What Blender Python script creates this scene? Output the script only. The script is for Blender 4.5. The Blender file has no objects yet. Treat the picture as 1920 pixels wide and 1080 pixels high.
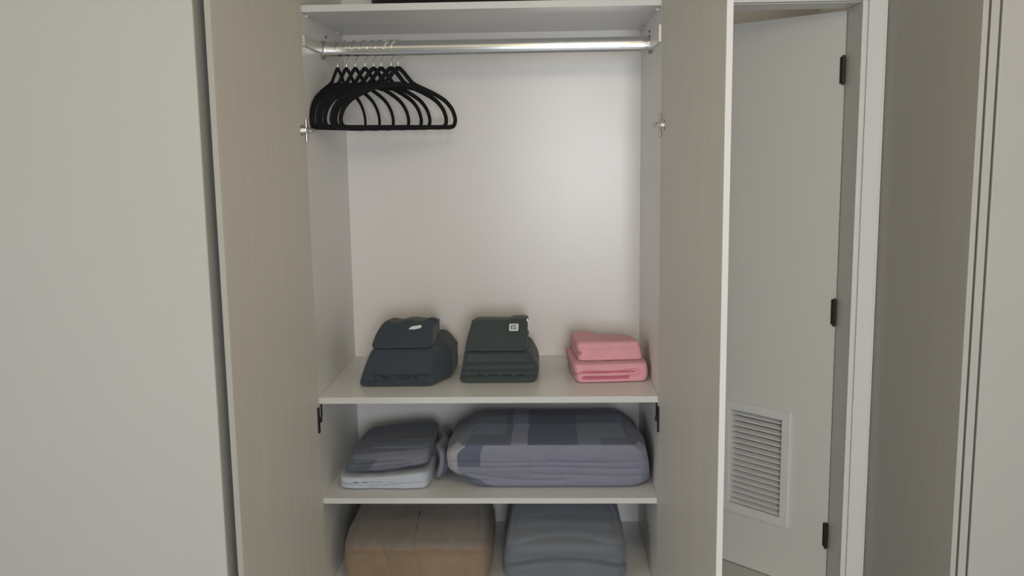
import bpy, bmesh, math, random
from mathutils import Vector, Matrix, noise
C = bpy.context.scene.collection
scn = bpy.context.scene
# ------------------------------------------------------------ camera
cd = bpy.data.cameras.new('camera'); cam = bpy.data.objects.new('camera', cd); C.objects.link(cam)
R_ = Vector((0.9993303505891716, 0.03385128993586129, -0.013890304568354073))
U_ = Vector((0.00868581461783548, 0.1493026592746506, 0.988753393196677))
F_ = Vector((-0.03554443719835746, 0.9882119236799342, -0.14890865280787471))
M = Matrix((R_, U_, -F_)).transposed().to_4x4(); M.translation = Vector((0.7514, -2.9856, 1.573))
cam.matrix_world = M
cd.sensor_width = 36; cd.lens = 1762.3 * 36 / 1920; cd.clip_start = .05
scn.camera = cam
# ------------------------------------------------------------ light, exposure
w = bpy.data.worlds.new('World'); scn.world = w; w.use_nodes = True
w.node_tree.nodes['Background'].inputs[0].default_value = (.75, .86, 1, 1)
w.node_tree.nodes['Background'].inputs[1].default_value = .6
def area(name, loc, rot, sx, sy, power, col):
    l = bpy.data.lights.new(name, 'AREA'); l.shape = 'RECTANGLE'; l.size = sx; l.size_y = sy
    l.energy = power; l.color = col
    o = bpy.data.objects.new(name, l); C.objects.link(o); o.location = loc; o.rotation_euler = rot
    return o
area('daylight', (1.24, -6.16, 1.375), (math.radians(90), 0, 0), 1.25, 1.52, 102, (.925, .965, 1.0))
area('daylight', (-1.75, -3.1, 1.35), (math.radians(90), 0, math.radians(-90)), 1.2, 1.3, 22, (.86, .93, 1.0))
scn.view_settings.view_transform = 'Standard'; scn.view_settings.look = 'None'
scn.view_settings.gamma = 1; scn.view_settings.use_curve_mapping = False
scn.view_settings.exposure = 0.13

# ------------------------------------------------------------ materials
def mat(name, col, rough=.6, metal=0, var=.0, scale=(3, 3, 3), bump=0, bscale=(200, 200, 200), spec=.5, sheen=0, coords='Object'):
    m = bpy.data.materials.new(name); m.use_nodes = True; nt = m.node_tree; b = nt.nodes['Principled BSDF']
    b.inputs['Base Color'].default_value = (*col, 1); b.inputs['Roughness'].default_value = rough
    b.inputs['Metallic'].default_value = metal; b.inputs['Specular IOR Level'].default_value = spec
    if sheen: b.inputs['Sheen Weight'].default_value = sheen
    tc = nt.nodes.new('ShaderNodeTexCoord')
    if var:
        mp = nt.nodes.new('ShaderNodeMapping'); mp.inputs['Scale'].default_value = scale
        nz = nt.nodes.new('ShaderNodeTexNoise'); nz.inputs['Detail'].default_value = 5; nz.inputs['Scale'].default_value = 1
        mx = nt.nodes.new('ShaderNodeMix'); mx.data_type = 'RGBA'
        mx.inputs[6].default_value = (*[c * (1 - var) for c in col], 1); mx.inputs[7].default_value = (*[min(1, c * (1 + var)) for c in col], 1)
        nt.links.new(tc.outputs[coords], mp.inputs[0]); nt.links.new(mp.outputs[0], nz.inputs[0])
        nt.links.new(nz.outputs[0], mx.inputs[0]); nt.links.new(mx.outputs[2], b.inputs['Base Color'])
    if bump:
        mp = nt.nodes.new('ShaderNodeMapping'); mp.inputs['Scale'].default_value = bscale
        nz = nt.nodes.new('ShaderNodeTexNoise'); nz.inputs['Detail'].default_value = 3; nz.inputs['Scale'].default_value = 1
        bp = nt.nodes.new('ShaderNodeBump'); bp.inputs['Strength'].default_value = bump; bp.inputs['Distance'].default_value = .001
        nt.links.new(tc.outputs[coords], mp.inputs[0]); nt.links.new(mp.outputs[0], nz.inputs[0])
        nt.links.new(nz.outputs[0], bp.inputs['Height']); nt.links.new(bp.outputs[0], b.inputs['Normal'])
    return m
M_wall = mat('wall_paint', (.555, .545, .52), .85, var=.02, scale=(2, 2, 2), bump=.25, bscale=(120, 120, 120))
M_ceil = mat('ceiling_paint', (.84, .735, .53), .9, var=.02)
M_floor = mat('floor_vinyl', (.27, .29, .32), .55, var=.06, scale=(4, 1, 1), bump=.1)
M_trim = mat('trim_paint', (.84, .84, .84), .35, var=.01)
M_door = mat('door_paint', (.80, .79, .76), .55, var=.02, scale=(2, 2, 2), bump=.1, bscale=(60, 60, 20))
M_green = mat('wardrobe_grain', (.62, .585, .53), .5, var=.08, scale=(90, 90, .8), bump=.3, bscale=(260, 260, 2))
M_side = mat('wardrobe_side_grain', (.46, .44, .395), .55, var=.08, scale=(90, 90, .8), bump=.3, bscale=(260, 260, 2))
M_inner = mat('wardrobe_interior', (.80, .785, .76), .4, var=.02, scale=(90, 90, .8), bump=.15, bscale=(260, 260, 2))
M_back = mat('wardrobe_back', (.82, .79, .77), .28, var=.01, spec=.5)
M_shelf = mat('shelf_laminate', (.78, .78, .77), .35, var=.01)
M_edge = mat('shelf_edge_band', (.62, .62, .61), .4, var=.01)
M_front = mat('wardrobe_front', (.48, .47, .45), .45, var=.02)
M_chrome = mat('chrome', (.80, .80, .80), .12, 1, var=.02, scale=(4, 40, 40))
M_steel = mat('hinge_steel', (.50, .48, .44), .3, 1, var=.05, scale=(30, 30, 30))
M_dark = mat('dark_metal', (.018, .018, .018), .4, .3, var=.1)
M_bronze = mat('hinge_bronze', (.05, .046, .035), .4, .6, var=.1)
M_hang = mat('black_flock', (.008, .009, .011), .85, var=.2, scale=(60, 60, 60), bump=.3, bscale=(900, 900, 900), spec=.3)
M_plastic = mat('white_plastic', (.62, .61, .56), .4, var=.02)
M_cup = mat('hinge_cup', (.06, .055, .045), .35, .8, var=.1)
def cloth(name, col, var=.12, bump=.5): return mat(name, col, .95, var=var, scale=(25, 25, 25), bump=bump, bscale=(500, 500, 500), spec=.2, sheen=.15)
M_navy = cloth('navy_cloth', (.052, .067, .085)); M_green_dark = cloth('dark_green_cloth', (.060, .076, .078))
M_navy_hem = cloth('navy_hem', (.030, .034, .058))
M_pink = cloth('pink_terry', (.78, .385, .44), .1, .8); M_pinkd = cloth('pink_band', (.58, .18, .26))
M_lilac = cloth('lilac_cotton', (.235, .24, .315), .05, .2); M_slate = cloth('slate_cotton', (.135, .155, .205), .05, .2)
M_deep = cloth('deep_navy_cotton', (.12, .135, .185), .05, .2); M_mid = cloth('mid_grey_cotton', (.215, .23, .285), .05, .2)
M_pale = cloth('pale_cotton', (.50, .54, .62), .08, .3)
M_dslate = cloth('duvet_slate_cotton', (.165, .19, .25), .05, .2); M_dnavy = cloth('duvet_navy_cotton', (.10, .12, .18), .05, .2); M_dmid = cloth('duvet_mid_cotton', (.225, .245, .325), .05, .2)
M_greyp = cloth('warm_grey_cotton', (.34, .34, .36), .05, .2)
M_tan = cloth('tan_fleece', (.29, .21, .145), .12, 1); M_tan_shade = cloth('tan_fleece_shaded', (.21, .185, .165), .2, 1)
M_greyb = cloth('grey_blanket', (.175, .19, .22), .1, .6)
M_black = cloth('black_cloth', (.02, .015, .016))
M_label = mat('white_label', (.8, .8, .78), .6, var=.01)
M_ink = mat('label_ink', (.03, .03, .03), .6, var=.01)

# ------------------------------------------------------------ mesh helpers
def obj(name, bm, m, parent=None, smooth=False, bevel=0, loc=None):
    me = bpy.data.meshes.new(name); bm.normal_update(); bm.to_mesh(me); bm.free()
    for mm in (m if isinstance(m, (list, tuple)) else [m]): me.materials.append(mm)
    o = bpy.data.objects.new(name, me); C.objects.link(o)
    if smooth:
        for p in me.polygons: p.use_smooth = True
    if bevel:
        b = o.modifiers.new('bevel', 'BEVEL'); b.width = bevel; b.segments = 2; b.limit_method = 'ANGLE'
    if parent: o.parent = parent
    if loc: o.location = loc
    return o
def bx(bm, x0, x1, y0, y1, z0, z1):
    v = [bm.verts.new((x, y, z)) for z in (z0, z1) for x, y in ((x0, y0), (x1, y0), (x1, y1), (x0, y1))]
    for f in ((3, 2, 1, 0), (4, 5, 6, 7), (0, 1, 5, 4), (1, 2, 6, 5), (2, 3, 7, 6), (3, 0, 4, 7)):
        bm.faces.new([v[i] for i in f])
def box(name, x0, x1, y0, y1, z0, z1, m, parent=None, bevel=0):
    bm = bmesh.new(); bx(bm, x0, x1, y0, y1, z0, z1); return obj(name, bm, m, parent, bevel=bevel)
def prism(bm, poly, y0, y1, ax='y'):
    """extrude a polygon given in the plane across ax"""
    def P(a, b, t): return {'y': (a, t, b), 'x': (t, a, b), 'z': (a, b, t)}[ax]
    a = [bm.verts.new(P(p[0], p[1], y0)) for p in poly]; b = [bm.verts.new(P(p[0], p[1], y1)) for p in poly]
    n = len(poly); bm.faces.new(a[::-1]); bm.faces.new(b)
    for i in range(n): bm.faces.new((a[i], a[(i + 1) % n], b[(i + 1) % n], b[i]))
    bmesh.ops.recalc_face_normals(bm, faces=bm.faces)
def cyl(bm, p, q, r, n=16, r2=None):
    p, q = Vector(p), Vector(q); d = (q - p)
    mt = Matrix.Translation((p + q) / 2) @ d.to_track_quat('Z', 'Y').to_matrix().to_4x4()
    bmesh.ops.create_cone(bm, cap_ends=True, segments=n, radius1=r, radius2=r if r2 is None else r2, depth=d.length, matrix=mt)
def sweep(bm, pts, a, b, nrm, closed=False, n=8):
    """elliptical section: a in the path plane, b along nrm"""
    nrm = Vector(nrm); P = [Vector(p) for p in pts]; N = len(P); rings = []
    for i in range(N):
        t = (P[(i + 1) % N] - P[(i - 1) % N]) if closed else (P[min(i + 1, N - 1)] - P[max(i - 1, 0)])
        s = t.normalized().cross(nrm).normalized()
        rings.append([bm.verts.new(P[i] + s * a * math.cos(2 * math.pi * k / n) + nrm * b * math.sin(2 * math.pi * k / n)) for k in range(n)])
    for i in range(N if closed else N - 1):
        A, B = rings[i], rings[(i + 1) % N]
        for k in range(n): bm.faces.new((A[k], A[(k + 1) % n], B[(k + 1) % n], B[k]))
    if not closed: bm.faces.new(rings[0][::-1]); bm.faces.new(rings[-1])
    bmesh.ops.recalc_face_normals(bm, faces=bm.faces)
def smooth_path(pts, closed, sub=6):
    out = []; N = len(pts); P = [Vector(p) for p in pts]
    rng = range(N) if closed else range(N - 1)
    for i in rng:
        g = (lambda j: P[j % N]) if closed else (lambda j: P[max(0, min(N - 1, j))])
        p0, p1, p2, p3 = g(i - 1), g(i), g(i + 1), g(i + 2)
        for k in range(sub):
            t = k / sub
            out.append(.5 * ((2 * p1) + (p2 - p0) * t + (2 * p0 - 5 * p1 + 4 * p2 - p3) * t * t + (3 * p1 - p0 - 3 * p2 + p3) * t ** 3))
    if not closed: out.append(P[-1])
    return out
def empty(name, loc, label=None, cat=None, group=None, kind=None, rz=0):
    o = bpy.data.objects.new(name, None); C.objects.link(o); o.location = loc; o.rotation_euler.z = rz
    o.empty_display_size = .05
    return tag(o, label, cat, group, kind)
def tag(o, label=None, cat=None, group=None, kind=None):
    for k, v in (('label', label), ('category', cat), ('group', group), ('kind', kind)):
        if v: o[k] = v
    return o
def struct(name, x0, x1, y0, y1, z0, z1, m, label, cat, bevel=0):
    return tag(box(name, x0, x1, y0, y1, z0, z1, m, bevel=bevel), label, cat, kind='structure')

# ------------------------------------------------------------ room shell
H = 2.52
struct('floor', -1.9, 3.1, -6.0, 1.25, -.06, 0, M_floor, 'grey vinyl floor of the room, below the frame', 'floor')
M_cfloor = mat('closet_floor_tile', (.62, .61, .59), .4, var=.04)
struct('floor_closet', 1.1605, 1.9295, .132, 1.1895, .0003, .005, M_cfloor, 'pale floor of the small closet, under the louvered door', 'floor')
struct('ceiling', -1.9, 3.1, -6.0, 1.25, H, H + .06, M_ceil, 'warm white painted ceiling above the wardrobes', 'ceiling')
struct('wall_left', -1.9, -.138, -.550, .80, 0, H, M_wall, 'plain light grey wall filling the left side, beside the open left wardrobe door', 'wall', .004)
struct('wall_left_outer', -1.96, -1.9, -6.0, .8, 0, .7, M_wall, 'white wall far left beyond the frame, below its window', 'wall')
o = bpy.data.objects['wall_left_outer']
bm = bmesh.new()
for a in ((-1.96, -1.9, -6.0, .8, 0, .7), (-1.96, -1.9, -6.0, .8, 2.0, H), (-1.96, -1.9, -6.0, -3.7, .7, 2.0), (-1.96, -1.9, -2.5, .8, .7, 2.0)): bx(bm, *a)
bm.to_mesh(o.data); bm.free()
struct('wall_right', 3.1, 3.16, -6.0, 1.25, 0, H, M_wall, 'white wall far right beyond the frame', 'wall')
bm = bmesh.new()
for a in ((-1.9, .60, -6.06, -6.0, 0, H), (1.88, 3.1, -6.06, -6.0, 0, H), (.60, 1.88, -6.06, -6.0, 0, .6), (.60, 1.88, -6.06, -6.0, 2.15, H)): bx(bm, *a)
tag(obj('wall_rear', bm, M_wall), 'white wall behind the camera with the tall window', 'wall', kind='structure')
# wall with the doorway, between the two wardrobes, and above
OX0, OX1, OZ = 1.19, 1.7225, 1.995
bm = bmesh.new()
for a in ((1.136, OX0, .0, .13, 0, H), (OX1, 1.797, .0, .13, 0, H), (OX0, OX1, 0, .13, OZ, H)): bx(bm, *a)
tag(obj('wall_back', bm, M_wall), 'white wall around the narrow doorway, between wardrobe and right-hand wardrobe', 'wall', kind='structure')
# closet behind the doorway
bm = bmesh.new()
for a in ((1.137, 1.16, .131, 1.19, 0, H), (1.93, 1.99, .131, 1.19, 0, H), (1.137, 1.99, 1.19, 1.25, 0, H)): bx(bm, *a)
tag(obj('wall_closet', bm, M_wall), 'walls of the small closet behind the louvered door', 'wall', kind='structure')
bm = bmesh.new()
for a in ((-.1425, -.02, .03, .05, 0, H), (-.02, 1.136, .03, .05, 2.43, H), ): bx(bm, *a)
tag(obj('wall_filler', bm, M_wall), 'white filler strip between left wall and wardrobe', 'wall', kind='structure')
def window(name, frame, label, ax):
    e = empty(name, (0, 0, 0), label, 'window', kind='structure')
    u0, u1, z0, z1, t = frame
    def B(nm, a0, a1, b0, b1, m, dt=.02, parent=e):
        return box(nm, a0, a1, t - dt, t + dt, b0, b1, m, parent, .002) if ax == 'y' else box(nm, t - dt, t + dt, a0, a1, b0, b1, m, parent, .002)
    B('frame_rail', u0, u1, z0, z0 + .04, M_trim); B('frame_rail', u0, u1, z1 - .04, z1, M_trim)
    B('frame_stile', u0, u0 + .04, z0 + .04, z1 - .04, M_trim); B('frame_stile', u1 - .04, u1, z0 + .04, z1 - .04, M_trim)
    B('mullion', (u0 + u1) / 2 - .015, (u0 + u1) / 2 + .015, z0 + .04, z1 - .04, M_trim)
    g = bpy.data.materials.new('window_glass'); g.use_nodes = True; nt = g.node_tree; nt.nodes.clear()
    tr = nt.nodes.new('ShaderNodeBsdfTransparent'); gl = nt.nodes.new('ShaderNodeBsdfGlossy'); gl.inputs['Roughness'].default_value = .02
    mx = nt.nodes.new('ShaderNodeMixShader'); mx.inputs[0].default_value = .06; ou = nt.nodes.new('ShaderNodeOutputMaterial')
    nt.links.new(tr.outputs[0], mx.inputs[1]); nt.links.new(gl.outputs[0], mx.inputs[2]); nt.links.new(mx.outputs[0], ou.inputs[0])
    mid = (u0 + u1) / 2
    B('pane', u0 + .04, mid - .015, z0 + .04, z1 - .04, g, .003); B('pane', mid + .015, u1 - .04, z0 + .04, z1 - .04, g, .003)
window('window_1', (.60, 1.88, .6, 2.15, -6.03), 'tall white framed window behind the camera', 'y')
window('window_2', (-3.7, -2.5, .7, 2.0, -1.93), 'white framed window in the far left wall', 'x')

# casing of the doorway : inner bead, flat board
def casing(name, x0, x1, y0, y1, z0, z1, label):
    return struct(name, x0, x1, y0, y1, z0, z1, M_trim, label, 'door casing', .002)
CT = OZ + .075
def trim(name, parts, label):
    bm = bmesh.new()
    for a in parts: bx(bm, *a)
    return tag(obj(name, bm, M_trim, bevel=.002), label, 'door casing', kind='structure')
trim('trim_1', [(OX1 - .004, 1.734, -.014, -.0005, 0, OZ), (1.737, 1.786, -.017, -.0005, 0, CT), (1.734, 1.737, -.008, -.0005, 0, OZ), (1.786, 1.796, -.009, -.0005, 0, CT)],
     'bright white door casing upright, right of the louvered door')
trim('trim_2', [(1.15, OX0 + .004, -.014, -.0005, 0, CT)], 'white door casing upright hidden behind the right wardrobe door')
trim('trim_3', [(OX0 + .004, 1.734, -.014, -.0005, OZ, OZ + .014), (OX0 + .004, 1.737, -.017, -.0005, OZ + .017, CT)], 'white door casing head above the louvered door')
trim('trim_4', [(OX1 - .0035, OX1 - .0005, .001, .131, 0, OZ - .004), (OX0 + .0005, OX0 + .0035, .001, .131, 0, OZ - .004), (OX0 + .0005, OX1 - .0005, .001, .131, OZ - .0035, OZ - .0005)],
     'flat jamb boards lining the narrow doorway')
# baseboards
struct('baseboard_left', -1.9, -.143, -.562, -.5505, 0, .08, M_trim, 'white baseboard along the left wall', 'baseboard', .002)
struct('baseboard_rear', -1.9, .60, -5.9995, -5.988, 0, .08, M_trim, 'white baseboard along the rear wall', 'baseboard', .002)

# ------------------------------------------------------------ louvered door
ang = math.radians(180 - 45)
d1 = empty('door_1', (1.7165, .1325, 0), 'narrow white closet door with louver vent, standing half open behind the doorway', 'door', kind='structure', rz=ang)
# local: +x along the leaf from the hinge, local y: -> away ; visible face is y>0?
DW, DT = .522, .035
vs0, vs1, vz0, vz1 = .184, .40, .243, .603
bm = bmesh.new()
for a in ((0.001, vs0, -DT, 0, .008, 1.985), (vs1, DW, -DT, 0, .008, 1.985), (vs0, vs1, -DT, 0, .008, vz0), (vs0, vs1, -DT, 0, vz1, 1.985)): bx(bm, *a)
obj('door_leaf', bm, M_door, d1)
vent = empty('louver_vent', (0, 0, 0)); vent.parent = d1
FY = 0
bm = bmesh.new()
fo = .033
for a in ((vs0 - fo, vs0, FY + .0005, FY + .008, vz0 - fo, vz1 + fo), (vs1, vs1 + fo, FY + .0005, FY + .008, vz0 - fo, vz1 + fo),
          (vs0, vs1, FY + .0005, FY + .008, vz0 - fo, vz0), (vs0, vs1, FY + .0005, FY + .008, vz1, vz1 + fo)): bx(bm, *a)
obj('vent_frame', bm, M_trim, vent, bevel=.002)
NS = 17; pitch = (vz1 - vz0) / NS
slat = None
for i in range(NS):
    if slat is None:
        bm = bmesh.new()
        prism(bm, [(-.022, .0105), (-.0215, .0140), (-.002, .0065), (-.001, .0035), (-.003, .002)], vs0 + .0005, vs1 - .0005, 'x')
        slat = obj('slat', bm, M_trim, vent)
        s = slat
    else:
        s = slat.copy(); C.objects.link(s); s.parent = vent
    s.location = (0, 0, vz0 + i * pitch)
for z in (1.80, 1.012, .23):
    h = empty('door_hinge', (0, 0, z)); h.parent = d1
    bm = bmesh.new(); cyl(bm, (.0005, .0075, -.043), (.0005, .0075, .043), .006, 12); cyl(bm, (.0005, .0075, -.047), (.0005, .0075, .047), .004, 8)
    obj('knuckle', bm, M_bronze, h, smooth=False)
    box('hinge_leaf', .002, .016, .0004, .0026, -.042, .042, M_bronze, h, .0005)
bm = bmesh.new(); cyl(bm, (DW - .06, 0, 1.0), (DW - .06, .045, 1.0), .009); bmesh.ops.create_uvsphere(bm, u_segments=20, v_segments=12, radius=.026, matrix=Matrix.Translation((DW - .06, .055, 1.0)))
obj('door_knob', bm, M_bronze, d1, smooth=True)

ld = empty('ceiling_light', (.95, -2.3, H), 'round flush ceiling lamp in the room, out of view above the camera', 'lamp')
bm = bmesh.new(); cyl(bm, (0, 0, -.001), (0, 0, -.02), .17, 40); obj('lamp_base', bm, M_trim, ld)
bm = bmesh.new(); bmesh.ops.create_uvsphere(bm, u_segments=32, v_segments=12, radius=.155, matrix=Matrix.Translation((0, 0, -.021)) @ Matrix.Diagonal((1, 1, .45, 1)))
bmesh.ops.delete(bm, geom=[v for v in bm.verts if v.co.z > -.0205], context='VERTS')
M_lamp = mat('lamp_glass', (.9, .85, .75), .5); M_lamp.node_tree.nodes['Principled BSDF'].inputs['Emission Color'].default_value = (1, .80, .55, 1)
M_lamp.node_tree.nodes['Principled BSDF'].inputs['Emission Strength'].default_value = 3
obj('lamp_shade', bm, M_lamp, ld, smooth=True)
ll = bpy.data.lights.new('room_lamp', 'POINT'); ll.energy = 17; ll.shadow_soft_size = .14; ll.color = (1, .84, .60)
lo = bpy.data.objects.new('room_lamp', ll); C.objects.link(lo); lo.location = (.95, -2.3, H - .25)
# bulb inside the closet behind the door
cl = tag(obj('ceiling_light', (lambda b: (cyl(b, (1.55, .9, H - .001), (1.55, .9, H - .03), .05, 24), b)[1])(bmesh.new()), M_trim), 'small ceiling lamp inside the closet behind the louvered door', 'lamp')
ll = bpy.data.lights.new('closet_lamp', 'POINT'); ll.energy = 1.2; ll.shadow_soft_size = .05; ll.color = (1, .93, .8)
lo = bpy.data.objects.new('closet_lamp', ll); C.objects.link(lo); lo.location = (1.55, .9, H - .1)
# ------------------------------------------------------------ main wardrobe
W, D = 1.115, .616
S1, S2, S3, SB = (1.994, 2.015), (.742, .763), (.397, .416), (.06, .08)
wd = empty('wardrobe', (W / 2, 0, 0), 'tall built-in wardrobe standing open, with shelves and hanging rail', 'wardrobe')
def wbox(name, x0, x1, y0, y1, z0, z1, m, bevel=.0008):
    return box(name, x0 - W / 2, x1 - W / 2, y0, y1, z0, z1, m, wd, bevel)
wbox('side_panel', -.018, 0, 0, D, 0, 2.42, M_inner); wbox('side_panel', W, W + .018, 0, D, 0, 2.42, M_inner)
wbox('back_panel', -.018, W + .018, D + .0002, D + .012, 0, 2.42, M_back, 0)
wbox('top_panel', .0002, W - .0002, 0, D, 2.40, 2.42, M_inner)
for z0, z1 in (S1, S2, S3, SB):
    sh = wbox('shelf', .0006, W - .0006, .0016, D - .0004, z0, z1, M_shelf, .0005)
    box('edge_band', .0006 - W / 2, W - .0006 - W / 2, 0, .0015, z0, z1, M_edge, sh, .0005)
wbox('plinth', .0002, W - .0002, .03, .045, 0, .0595, M_inner)
RZ, RY = 1.907, .264
# rail: flat-sided oval tube
bm = bmesh.new(); n = 32
prism(bm, [(RY + .0095 * math.cos(2 * math.pi * k / n), RZ + .0245 * math.sin(2 * math.pi * k / n)) for k in range(n)], .004 - W / 2, W - .004 - W / 2, 'x')
rod = obj('hanging_rail', bm, M_chrome, wd, smooth=True)
for e in rod.data.edges:
    pass
sm = rod.modifiers.new('es', 'EDGE_SPLIT'); sm.split_angle = math.radians(60)
for x0, x1 in ((.0006, .012), (W - .012, W - .0006)):
    bm = bmesh.new(); n = 24
    prism(bm, [(RY + .016 * math.cos(2 * math.pi * k / n), RZ - .002 + .031 * math.sin(2 * math.pi * k / n)) for k in range(n)], x0 - W / 2, x1 - W / 2, 'x')
    obj('rail_socket', bm, M_steel, rod, bevel=.001)
wbox('rail_cleat', .0004, .008, .004, RY - .02, 1.893, 1.925, M_plastic); wbox('rail_cleat', W - .008, W - .0004, .004, RY - .02, 1.886, 1.938, M_inner)
# screws and shelf pins
def wcyl(name, p, q, r, m, parent=wd):
    bm = bmesh.new(); cyl(bm, (p[0] - W / 2, p[1], p[2]), (q[0] - W / 2, q[1], q[2]), r, 14); return obj(name, bm, m, parent, bevel=.0006)
for X, s in ((0, 1), (W, -1)):
    for z in (S1[0], S2[0], S3[0]):
        for y in (.05, .50): wcyl('shelf_pin', (X + s * .0004, y, z - .0055), (X + s * .012, y, z - .0055), .005, M_plastic if z == S1[0] else M_steel)
wcyl('screw_head', (W - .0004, .33, 1.955), (W - .003, .33, 1.955), .0045, M_dark)
wcyl('screw_head', (.0004, .33, 1.955), (.003, .33, 1.955), .0045, M_dark)
wcyl('cam_fitting', (.10, .12, .7418), (.10, .12, .735), .011, M_dark)
# doors: each of three grooved boards on a backing, concealed hinges
def wdoor(side):
    s = 1 if side == 'l' else -1
    a = math.radians(10.2)
    hx = .0015 if s == 1 else W - .0005
    e = empty('wardrobe_door', (hx - W / 2, -.004, 0)); e.parent = wd
    # local +x: leaf direction from hinge to free edge ; +y: outer side
    L = .545; z0, z1, T = .065, 2.41, .017
    e.rotation_euler.z = math.radians(-90) - s * a
    # when s==1, direction (-sin a, -cos a); inner face looks +X (towards the opening)
    o = -s  # outer side sign in local y
    def B(nm, x0, x1, y0, y1, za, zb, m, bev=.001, par=e):
        ya, yb = sorted((o * y0, o * y1)); return box(nm, x0, x1, ya, yb, za, zb, m, par, bev)
    B('door_backing', 0, L, .005, T, z0, z1, M_front)
    B('edge_strip', L + .0002, L + .0015, 0, T, z0, z1, M_side if s == 1 else M_trim, .0004)
    cuts = [0, .40 * L, .73 * L, L]
    for i in range(3): B('board', cuts[i] + .0004, cuts[i + 1] - .0004, 0, .0048, z0, z1, M_green, .0003)
    for z, up in ((1.632, True), (.690, False), (2.2, True)):
        h = empty('cup_hinge', (0, 0, z)); h.parent = e
        m = M_steel if up else M_dark
        bm = bmesh.new()
        if up:
            cyl(bm, (.03, o * .001, 0), (.03, -o * .003, 0), .0175, 24)
            bx(bm, .006, .03, *sorted((-o * .002, -o * .013)), -.007, .007)
            bx(bm, -.004, .010, *sorted((-o * .001, -o * .006)), -.038, .036)
            cyl(bm, (-.002, -o * .012, .004), (.022, -o * .010, 0), .006, 12)
            bx(bm, -.03, .004, *sorted((-o * .009, -o * .017)), -.006, .006)
        else:
            bx(bm, .004, .016, *sorted((-o * .0005, -o * .005)), -.043, .043)
            bx(bm, -.002, .008, *sorted((-o * .001, -o * .010)), -.008, .008)
        obj('hinge_arm', bm, m, h, bevel=.0015)
wdoor('l'); wdoor('r')
for X, s in ((0, 1), (W, -1)):
    wbox('hinge_plate', min(X + s * .0005, X + s * .004), max(X + s * .0005, X + s * .004), .022, .034, .690, .733, M_dark)
    wbox('hinge_plate', min(X + s * .0005, X + s * .007), max(X + s * .0005, X + s * .007), .008, .050, 1.622, 1.642, M_steel)

# ------------------------------------------------------------ right-hand wardrobe (closed)
w2 = empty('wardrobe', (2.4, -.3, 0), 'closed tall wardrobe on the far right, showing its dark grained side panel', 'wardrobe')
def w2box(name, x0, x1, y0, y1, z0, z1, m, bevel=.001, par=w2):
    return box(name, x0 - 2.4, x1 - 2.4, y0 + .3, y1 + .3, z0, z1, m, par, bevel)
YF = -.640
w2box('side_panel', 1.7975, 1.8075, YF + .004, -.0005, 0, 2.42, M_side, .0004)
w2box('edge_strip', 1.7972, 1.811, YF - .001, YF + .0035, 0, 2.42, M_front, .001)
w2box('frame_stile', 1.8175, 1.8375, YF, YF + .02, 0, 2.42, M_front, .0015)
w2box('carcass_filler', 1.808, 1.842, YF + .021, -.001, 0, 2.42, M_side, .0004)
dd = empty('wardrobe_door', (0, 0, 0)); dd.parent = w2
w2box('door_panel', 1.843, 2.33, YF - .002, YF + .017, .06, 2.42, M_front, .003, dd)
bm = bmesh.new()
for zz in (1.0, 1.16): cyl(bm, (2.29 - 2.4, YF + .2985, zz), (2.29 - 2.4, YF + .273, zz), .004)
cyl(bm, (2.29 - 2.4, YF + .273, .975), (2.29 - 2.4, YF + .273, 1.185), .005)
obj('handle', bm, M_steel, dd, smooth=True)
dd = empty('wardrobe_door', (0, 0, 0)); dd.parent = w2
w2box('door_panel', 2.335, 2.85, YF - .002, YF + .017, .06, 2.42, M_front, .003, dd)
w2box('carcass_top', 1.843, 2.85, YF + .02, -.001, 2.39, 2.42, M_front)
w2box('side_panel', 2.832, 2.85, YF + .02, -.001, 0, 2.389, M_front)
w2box('back_panel', 1.843, 2.831, -.02, -.001, 0, 2.389, M_front)

# ------------------------------------------------------------ hangers
def hanger_meshes():
    half = [(0, .0), (.016, -.010), (.034, -.030), (.054, -.050), (.085, -.064), (.130, -.082), (.172, -.104), (.200, -.132), (.2125, -.160), (.2135, -.180), (.206, -.1935), (.190, -.1975), (.165, -.1975), (.08, -.1975)]
    loop = [(-x, 0, z) for x, z in half[::-1]] + [(x, 0, z) for x, z in half[1:]]
    loop = loop[::-1]
    bm = bmesh.new()
    sweep(bm, smooth_path(loop, True, 5), .0078, .0036, (0, 1, 0), True, 10)
    # cross bar below the neck opening, bowed upward
    cb = [(-.083, 0, -.064), (-.045, 0, -.058), (0, 0, -.053), (.045, 0, -.058), (.083, 0, -.064)]
    cb2 = smooth_path(cb, False, 5); sweep(bm, cb2, .0085, .0034, (0, 1, 0), False, 10)
    # web: solid neck boss
    sweep(bm, [(0, 0, .006), (0, 0, -.006)], .0055, .005, (0, 1, 0), False, 10)
    hb = bmesh.new()
    cz, R = .0655, .0275
    arc = [(0, 0, .004), (0, 0, .018), (.004, 0, .030), (.0125, 0, .038)]
    arc += [(R * math.sin(math.radians(t)), 0, cz - R * math.cos(math.radians(t))) for t in range(45, 281, 18)]
    sweep(hb, smooth_path(arc, False, 3), .0023, .0023, (0, 1, 0), False, 8)
    return bm, hb
fb, hb = hanger_meshes()
HZ = RZ + .0245 - .0655 - .0275 + .0023
spots = [(.052, 13.2), (.082, 19.7), (.113, 25.6), (.146, 33.3), (.175, 39.4), (.201, 41.3), (.235, 52.2), (.259, 56.4)]
ordn = ['first black velvet hanger on the rail, nearest the left side panel', 'second black velvet hanger counted from the left side panel', 'third black velvet hanger counted from the left side panel',
        'fourth black velvet hanger counted from the left side panel', 'fourth black velvet hanger counted back from the open right end of the bunch',
        'third black velvet hanger counted back from the right end of the bunch', 'next-to-last black velvet hanger, second from the right end of the bunch',
        'rightmost black velvet hanger of the bunch, its whole right shoulder in view']
proto = None
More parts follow.
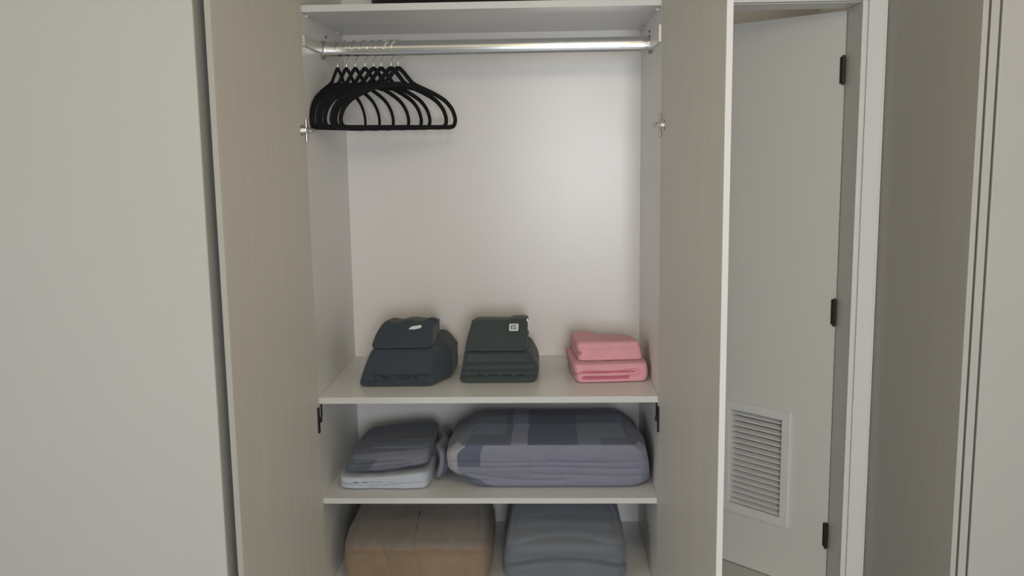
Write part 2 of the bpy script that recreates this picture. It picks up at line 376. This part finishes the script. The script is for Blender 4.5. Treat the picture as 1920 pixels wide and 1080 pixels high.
for i, (x, a) in enumerate(spots):
    if proto is None:
        e = empty('clothes_hanger', (x, RY, HZ), ordn[i], 'hanger', 'black velvet hangers on the rail')
        p = obj('hanger_frame', fb, M_hang, e, smooth=True); h = obj('hook', hb, M_chrome, e, smooth=True); proto = (e, p, h)
    else:
        e = proto[0].copy(); C.objects.link(e); e.location = (x, RY, HZ); e['label'] = ordn[i]
        for c in proto[1:]:
            k = c.copy(); C.objects.link(k); k.parent = e
    e.rotation_euler.z = math.radians(90 - a)

# ------------------------------------------------------------ soft things
def bundle(name, size, loc, mats, nx=56, ny=36, nz=28, ex=7, fn=None, pick=None, seed=0, wr=.003, ws=14, rz=0, label=None, cat=None, group=None, parent=None, wdir=(1, 1, 1)):
    """soft rounded block; size = half extents, origin at base centre.
    fn(u,v,w,P)->P deforms (u,v,w in -1..1, P local metres, z from 0); pick(u,v,w)->material slot"""
    n = (nx, ny, nz); vid = {}; bm = bmesh.new(); par = {}
    def vert(i, j, k):
        key = (i, j, k)
        if key in vid: return vid[key]
        c = (2 * i / nx - 1, 2 * j / ny - 1, 2 * k / nz - 1)
        r = (abs(c[0]) ** ex + abs(c[1]) ** ex + abs(c[2]) ** ex) ** (1 / ex)
        q = [t / r for t in c]
        P = Vector((q[0] * size[0], q[1] * size[1], (q[2] + 1) * size[2]))
        if fn: P = Vector(fn(c[0], c[1], c[2], P))
        if wr:
            s = Vector((P.x * wdir[0], P.y * wdir[1], P.z * wdir[2])) * ws + Vector((seed * 7.3, seed * 3.1, 0))
            d = noise.noise(s) * wr + noise.noise(s * 2.7) * wr * .4
            nn = Vector((q[0] ** 5, q[1] ** 5, q[2] ** 5 if k > 0 else 0))
            if nn.length > 1e-4 and k > 1: P += nn.normalized() * d
        if P.z < .0005: P.z = .0005
        v = bm.verts.new(P); vid[key] = v; par[v] = c; return v
    def quad(a, b, c, d):
        f = bm.faces.new([vert(*a), vert(*b), vert(*c), vert(*d)])
        if pick:
            m = [sum(par[v][t] for v in f.verts) / 4 for t in range(3)]; f.material_index = pick(*m)
    for i in range(nx):
        for j in range(ny):
            quad((i, j, nz), (i + 1, j, nz), (i + 1, j + 1, nz), (i, j + 1, nz)); quad((i, j, 0), (i, j + 1, 0), (i + 1, j + 1, 0), (i + 1, j, 0))
    for i in range(nx):
        for k in range(nz):
            quad((i, 0, k), (i + 1, 0, k), (i + 1, 0, k + 1), (i, 0, k + 1)); quad((i, ny, k), (i, ny, k + 1), (i + 1, ny, k + 1), (i + 1, ny, k))
    for j in range(ny):
        for k in range(nz):
            quad((0, j, k), (0, j, k + 1), (0, j + 1, k + 1), (0, j + 1, k)); quad((nx, j, k), (nx, j + 1, k), (nx, j + 1, k + 1), (nx, j, k + 1))
    o = obj(name, bm, mats, parent, smooth=True, loc=loc); o.rotation_euler.z = rz
    return tag(o, label, cat, group)
def gs(x, w): return math.exp(-(x / w) ** 2)
def lerp(a, b, t): return a + (b - a) * t
def sst(a, b, x):
    t = max(0, min(1, (x - a) / (b - a))); return t * t * (3 - 2 * t)
def seg(px, pz, a, b):
    ax, az = a; bx_, bz = b; dx, dz = bx_ - ax, bz - az
    t = max(0, min(1, ((px - ax) * dx + (pz - az) * dz) / (dx * dx + dz * dz))); return math.hypot(px - ax - t * dx, pz - az - t * dz)
def groove(P, v, lines, w, dep):
    """push the front of a bundle back along polylines given in local x,z"""
    if v < -.6:
        d = min(seg(P.x, P.z, l[i], l[i + 1]) for l in lines for i in range(len(l) - 1))
        P.y += dep * gs(d, w)
    return P

Z2 = S2[1] + .0002; Z3 = S3[1] + .0002; ZB = SB[1] + .0002; Z1 = S1[1] + .0002
# --- left dark pile: lower roll
def f(u, v, w, P):
    t = (w + 1) / 2; vy = (v + 1) / 2
    P.y += .045 * t * (1 - vy) ** 1.5                        # front leans back
    if u < 0: P.x += .038 * t ** 1.2 * abs(u)
    else: P.x -= .050 * (1 - sst(0, .45, vy)) * u            # right side swells behind the front
    P.z *= 1 + (.14 * sst(.36, .66, u)) * sst(.1, .5, vy) - .40 * sst(.64, 1.05, u) ** 1.6 * t ** 1.5 * sst(.05, .35, vy) - .03 * sst(.5, 1, vy)
    return groove(P, v, [[(-.12, .040), (-.02, .034), (.09, .038)], [(-.13, .016), (-.03, .020), (.09, .014)]], .004, .008)
def pk(u, v, w): return 1 if (v < -.9 and -.60 < w < -.36 and -.7 < u < .7 and noise.noise(Vector((u * 9, 0, w * 9))) > .08) else 0
bundle('folded_towel', (.158, .185, .060), (.262, .316, Z2), [M_navy, M_navy_hem], fn=f, pick=pk, seed=1, ex=14, wr=.003, nz=44, nx=70,
       label='dark navy folded towel at the left of the middle shelf, bottom of its pile', cat='folded towel', group='dark folded linen')
# upper
def f(u, v, w, P):
    t = (w + 1) / 2; vy = (v + 1) / 2
    P.y += .085 * t * (1 - vy)
    if u < 0: P.x += .040 * t ** 2 * abs(u)
    P.z *= 1 - .30 * vy + .06 * sst(.2, .9, u) * (1 - vy)
    P.z += .004 * math.sin(u * 5 + 1) * t
    return P
a = bundle('folded_shirt', (.107, .145, .0425), (.250, .325, Z2 + .1215), [M_navy], fn=f, seed=2, ex=12, nx=44, wr=.002,
       label='dark green-black folded garment with a slanted white tag, on top of the left pile', cat='folded garment', group='dark folded linen')
bm = bmesh.new(); prism(bm, [(-.022, -.006), (-.012, .004), (.020, .0105), (.024, .006), (.020, -.002), (-.004, -.0075)], 0, .002)
o = obj('care_tag', bm, M_label, a, loc=(.043, -.089, .066)); o.rotation_euler.x = math.radians(-40); o['label'] = 'small slanted white tag'
bm = bmesh.new(); sweep(bm, smooth_path([(-.03, 0, -.008), (-.012, 0, .001), (.006, 0, .003), (.012, 0, -.004), (.009, .004, -.012)], False, 4), .006, .006, (0, 1, 0))
obj('rolled_corner', bm, M_navy, a, smooth=True, loc=(.100, -.035, .083))
# --- middle pile
def f(u, v, w, P):
    t = (w + 1) / 2; vy = (v + 1) / 2
    P.y += .030 * t * (1 - vy)
    P.x -= .022 * t * u if u < 0 else .030 * t ** 1.5 * u
    P.x += .012 * math.sin(t * math.pi) * (1 if u > 0 else 0) * abs(u)
    return groove(P, v, [[(-.13, .022), (.13, .022)], [(-.13, .043), (0, .042), (.13, .044)], [(-.12, .066), (.12, .067)]], .0035, .011)
def pk(u, v, w): return 1 if (v < -.9 and -.60 < w < -.42 and abs(u) < .72 and int((u + 1) * 9) % 3 != 0) else 0
bundle('folded_towel', (.137, .165, .0545), (.583, .338, Z2), [M_green_dark, M_navy_hem], fn=f, pick=pk, seed=3, ex=11, wr=.0025, nz=48, nx=70,
       label='dark green layered folded towel at the bottom of the middle pile', cat='folded towel', group='dark folded linen')
def f(u, v, w, P):
    t = (w + 1) / 2; vy = (v + 1) / 2
    P.y += .125 * t * (1 - vy)
    if u < 0: P.x += .020 * t * abs(u)
    P.z *= 1 - .24 * vy + .07 * sst(.3, .6, u)
    return P
a = bundle('folded_shirt', (.110, .150, .0450), (.577, .335, Z2 + .1100), [M_green_dark], fn=f, seed=4, ex=16, wr=.002, nx=44,
       label='dark green folded garment with a square white label, on top of the middle pile', cat='folded garment', group='dark folded linen')
lb = empty('brand_label', (.062, -.0735, .071)); lb.parent = a; lb.rotation_euler.x = math.radians(-52)
bm = bmesh.new(); pts = []
for cx, cz, a0 in ((.0125, .0125, 0), (-.0125, .0125, 90), (-.0125, -.0125, 180), (.0125, -.0125, 270)):
    for k in range(4): t = math.radians(a0 + 30 * k); pts.append((cx + .004 * math.cos(t), cz + .004 * math.sin(t)))
prism(bm, pts, 0, .0016); obj('label_patch', bm, M_label, lb)
bm = bmesh.new()
for a_ in ((-.010, .0, .0065, .0085), (-.010, -.0075, -.0085, .0085), (-.010, -.001, -.001, .001), (-.010, .000, -.0085, -.0065),
           (.0035, .006, -.0085, .0085), (.0, .006, .0055, .0085), (.001, .0085, -.0085, -.0065)):
    bx(bm, a_[0], a_[1], -.0006, .0, a_[2], a_[3])
obj('printed_mark', bm, M_ink, lb)
bm = bmesh.new(); prism(bm, [(0, 0), (.010, .002), (.008, .035), (.003, .045), (0, .04)], 0, .001)
o = obj('paper_tag', bm, M_label, a, loc=(.106, -.03, .050)); o['label'] = 'small white paper tag'
# --- pink pile
def f(u, v, w, P):
    t = (w + 1) / 2; vy = (v + 1) / 2
    P.x += (.010 * (1 - t) if u < 0 else -.012 * t - .012 * gs(t, .3)) * abs(u)
    P = groove(P, v, [[(-.10, .042), (0, .037), (.085, .044)], [(-.095, .022), (.03, .020), (.093, .026), (.098, .034), (.085, .044)]], .0032, .009)
    if u < -.9: P.x += .006 * gs(P.z - .035 - .01 * math.sin(v * 3), .004)
    return P
def pk(u, v, w): return 1 if (v < -.9 and ((-.62 < w < -.28 and -.85 < u < .45) or (.02 < w < .16 and -.9 < u < .6))) else 0
bundle('folded_towel', (.134, .150, .0345), (.967, .325, Z2), [M_pink, M_pinkd], fn=f, pick=pk, seed=5, ex=13, wr=.0018, rz=math.radians(5), nz=36,
       label='pink folded towel with darker hem band, bottom of the pink pile', cat='folded towel', group='pink folded towels')
def f(u, v, w, P):
    t = (w + 1) / 2; vy = (v + 1) / 2
    P.y += .025 * t * (1 - vy)
    P.x += (-.010 if u > 0 else .002) * t * abs(u)
    P.z *= 1 - (.16 + .24 * sst(-.35, .0, u)) * vy
    P = groove(P, v, [[(-.12, .046), (-.03, .044), (.12, .047)]], .006, .004)
    if u < -.9: P.x += .008 * gs(P.z - .035 - .012 * math.sin(v * 2.5), .006)
    return P
bundle('folded_towel', (.116, .135, .0325), (.965, .345, Z2 + .0685), [M_pink], fn=f, seed=6, ex=12, wr=.002, rz=math.radians(5), nz=30,
       label='pink folded towel lying on top of the pink pile at the right', cat='folded towel', group='pink folded towels')
# --- second compartment, left: pale sheet, patchwork bedding on top
def f(u, v, w, P):
    t = (w + 1) / 2; vy = (v + 1) / 2
    P.z *= (.80 + .25 * sst(-.6, 1, u)) if w > 0 else 1
    return groove(P, v, [[(-.15, .018), (-.03, .012), (.12, .024)], [(-.05, .006), (.05, .014), (.14, .022)]], .004, .006)
bundle('folded_sheet', (.156, .19, .029), (.192, .265, Z3), [M_pale], fn=f, seed=7, ex=10, wr=.003, ws=20,
       label='pale grey-blue folded sheet under the patchwork bedding on the lower shelf', cat='folded sheet')
def f(u, v, w, P):
    t = (w + 1) / 2; vy = (v + 1) / 2
    P.y += .10 * t ** 1.3 * (1 - vy)
    if u < 0: P.x += .050 * t ** 1.5 * abs(u)
    P.z *= (.78 + .22 * sst(-1, .7, u)) * (1 - .10 * vy)
    P.z += .022 * (1 - t) * sst(-.2, 1, u) * (1 - vy)          # front lower edge rises to the right
    return groove(P, v, [[(-.11, .012), (-.02, .018), (.06, .026), (.085, .032), (.06, .036), (-.03, .030), (-.10, .022)], [(-.06, .056), (.15, .064)], [(-.10, .068), (.0, .074), (.13, .076)]], .0032, .011)
def pk(u, v, w):
    if v < -.9 and w < .9:
        if w < -.72: return 3
        if w > .42: return 1
        if w > .05: return 2
        return 1 if u < -.22 + .2 * w else 0
    if u > .9: return 3
    if w > .9: return 1 if v > -.55 or u > .3 else 3
    return 1
bundle('folded_bedding', (.150, .195, .039), (.196, .275, Z3 + .060), [M_lilac, M_slate, M_mid, M_deep], fn=f, pick=pk, seed=8, ex=10, wr=.003, ws=12, nz=48, nx=70,
       label='slate and grey patchwork bedding folded on the pale sheet, left of the big duvet', cat='folded bedding')
# pillowcase end hanging between the two: narrow upright fold
def f(u, v, w, P):
    t = (w + 1) / 2
    P.x += .010 * math.sin(t * 3) + .006 * math.sin(v * 6 + w * 2)
    P.z *= 1 - .1 * (v + 1) / 2
    return P
bundle('folded_pillowcase', (.0135, .16, .064), (.3735, .30, Z3), [M_mid], fn=f, seed=9, ex=4, wr=.004, ws=25, nx=12,
       label='narrow grey pillowcase folded upright between the bedding and the duvet', cat='pillowcase')
# duvet
def f(u, v, w, P):
    t = (w + 1) / 2; vy = (v + 1) / 2; 
    # side profile: bulging front below the ledge, slope above it
    P.z *= 1 - .20 * sst(.30, 1, vy)
    P.y += (1 - vy) * (.018 * math.cos(t * 4) + .12 * sst(.85, 1, t) + .012 * sst(.84, .87, t))
    if u < 0:
        P.x += abs(u) ** 3 * (.085 * (1 - sst(0, .40, t)) + .075 * sst(.62, 1, t) ** 1.2) * 1
    else:
        P.x -= abs(u) ** 3 * (.030 * sst(.30, 1, t) + .035 * sst(.7, 1, t) + .020 * (1 - sst(0, .15, t)))
    if v < -.9:
        P.y += .004 * gs(P.z - .155 * .66, .003)
        for x_ in (-.064, .200):
            if t > .3: P.y += .003 * gs(P.x - x_, .002)
        P = groove(P, v, [[(-.27, .058), (-.20, .042), (-.10, .030), (.05, .030)], [(-.22, .080), (0, .085), (.16, .078), (.30, .074)], [(-.05, .055), (.15, .050), (.33, .045)], [(-.29, .035), (-.18, .026)],
                        [(0, .106), (.12, .100), (.20, .096)]], .004, .007)
    return P
def pk(u, v, w):
    if v < -.80 and w < .70:
        if u < -.885: return 5 if w > -.45 else 3
        if w < -.35 and u < -.90 + .32 * (-.35 - w) / .65: return 3
        if u < -.66 and w > -.10: return 3
        if u > .92 and -.75 < w < -.45: return 1
        return 0
    if u < -.9: return 5 if w < .3 else 1
    if u > .9: return 3
    # slope + top : y position by v / w
    up = (w - .70) / .30 if w < .99 else 1.0 + (v + 1)
    if u < -.44: return 1 if up > .5 else 3
    if u < -.20: return 3 if u < -.36 else 4
    if u < .30: return 2
    if u > .52 and up < .38: return 3
    return 1
bundle('folded_duvet', (.350, .235, .098), (.756, .302, Z3), [M_lilac, M_dslate, M_dnavy, M_deep, M_dmid, M_greyp], fn=f, pick=pk, seed=10, ex=13, wr=.005, ws=9, nx=110, ny=40, nz=52, wdir=(.7, 1, 2),
       label='thick folded lilac-grey patchwork duvet filling the right of the lower shelf', cat='folded duvet')
# --- bottom compartment
def f(u, v, w, P):
    t = (w + 1) / 2; vy = (v + 1) / 2
    P.y += (1 - vy) * (.16 * sst(.66, 1, t)) - .012 * gs(t - .62, .1) * (1 - vy)
    P.x += (-u) * (.022 * sst(.3, 1, t)) + (.012 if u < 0 else 0) * sst(.6, 1, t)
    P.z *= 1 - .28 * sst(.5, 1, u) * sst(.3, 1, vy) * t * .4
    if v < -.9:
        for x_, dd in ((-.10, .004), (.005, .006), (.085, .003), (.17, .005)):
            P.y += dd * gs(P.x - x_ - .01 * math.sin(P.z * 30), .005)
        if .60 < t < .74: P.y += .004 * noise.noise(Vector((P.x * 60, 0, P.z * 50)))
    return P
def pk(u, v, w):  # tan on the lit lower front; shelf shade painted as greyer fleece above
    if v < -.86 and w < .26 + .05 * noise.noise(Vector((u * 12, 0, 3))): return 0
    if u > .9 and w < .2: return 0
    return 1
bundle('folded_blanket', (.258, .23, .118), (.296, .275, ZB), [M_tan, M_tan_shade], fn=f, pick=pk, seed=11, ex=9, wr=.005, ws=12, nx=100, nz=48,
       label='tan fluffy blanket with shade painted into its greyer top, folded on the bottom shelf, left of the grey one', cat='folded blanket')
def f(u, v, w, P):
    t = (w + 1) / 2; vy = (v + 1) / 2
    P.y += (1 - vy) * (.15 * sst(.62, 1, t)) - .012 * gs(t - .55, .12) * (1 - vy)
    P.x += -u * .030 * sst(.3, 1, t)
    if v < -.86:
        arch = -.035 * (P.x / .2) ** 2
        d1_ = P.z - (.098 + arch * .9)
        P.y += .022 * gs(d1_, .006)
        d2 = P.z - (.172 + arch * .8); P.y += .008 * gs(d2, .007)
        P.y += .004 * gs(P.z - (.193 + arch * .4), .005) + .004 * gs(P.z - (.212 + arch * .3), .005)
    return P
bundle('folded_blanket', (.215, .22, .122), (.812, .265, ZB), [M_greyb], fn=f, seed=12, ex=8, wr=.004, ws=10, nx=80, nz=64, wdir=(.6, 1, 2.5),
       label='plain grey blanket folded on the bottom shelf, right of the tan one', cat='folded blanket')
# --- top shelf: dark textile, only its lower edge shows
bundle('folded_cover', (.455, .24, .055), (.648, .30, Z1), [M_black], seed=13, ex=7, wr=.003,
       label='black folded cloth on the top shelf, only a dark sliver above the shelf edge', cat='folded cloth')
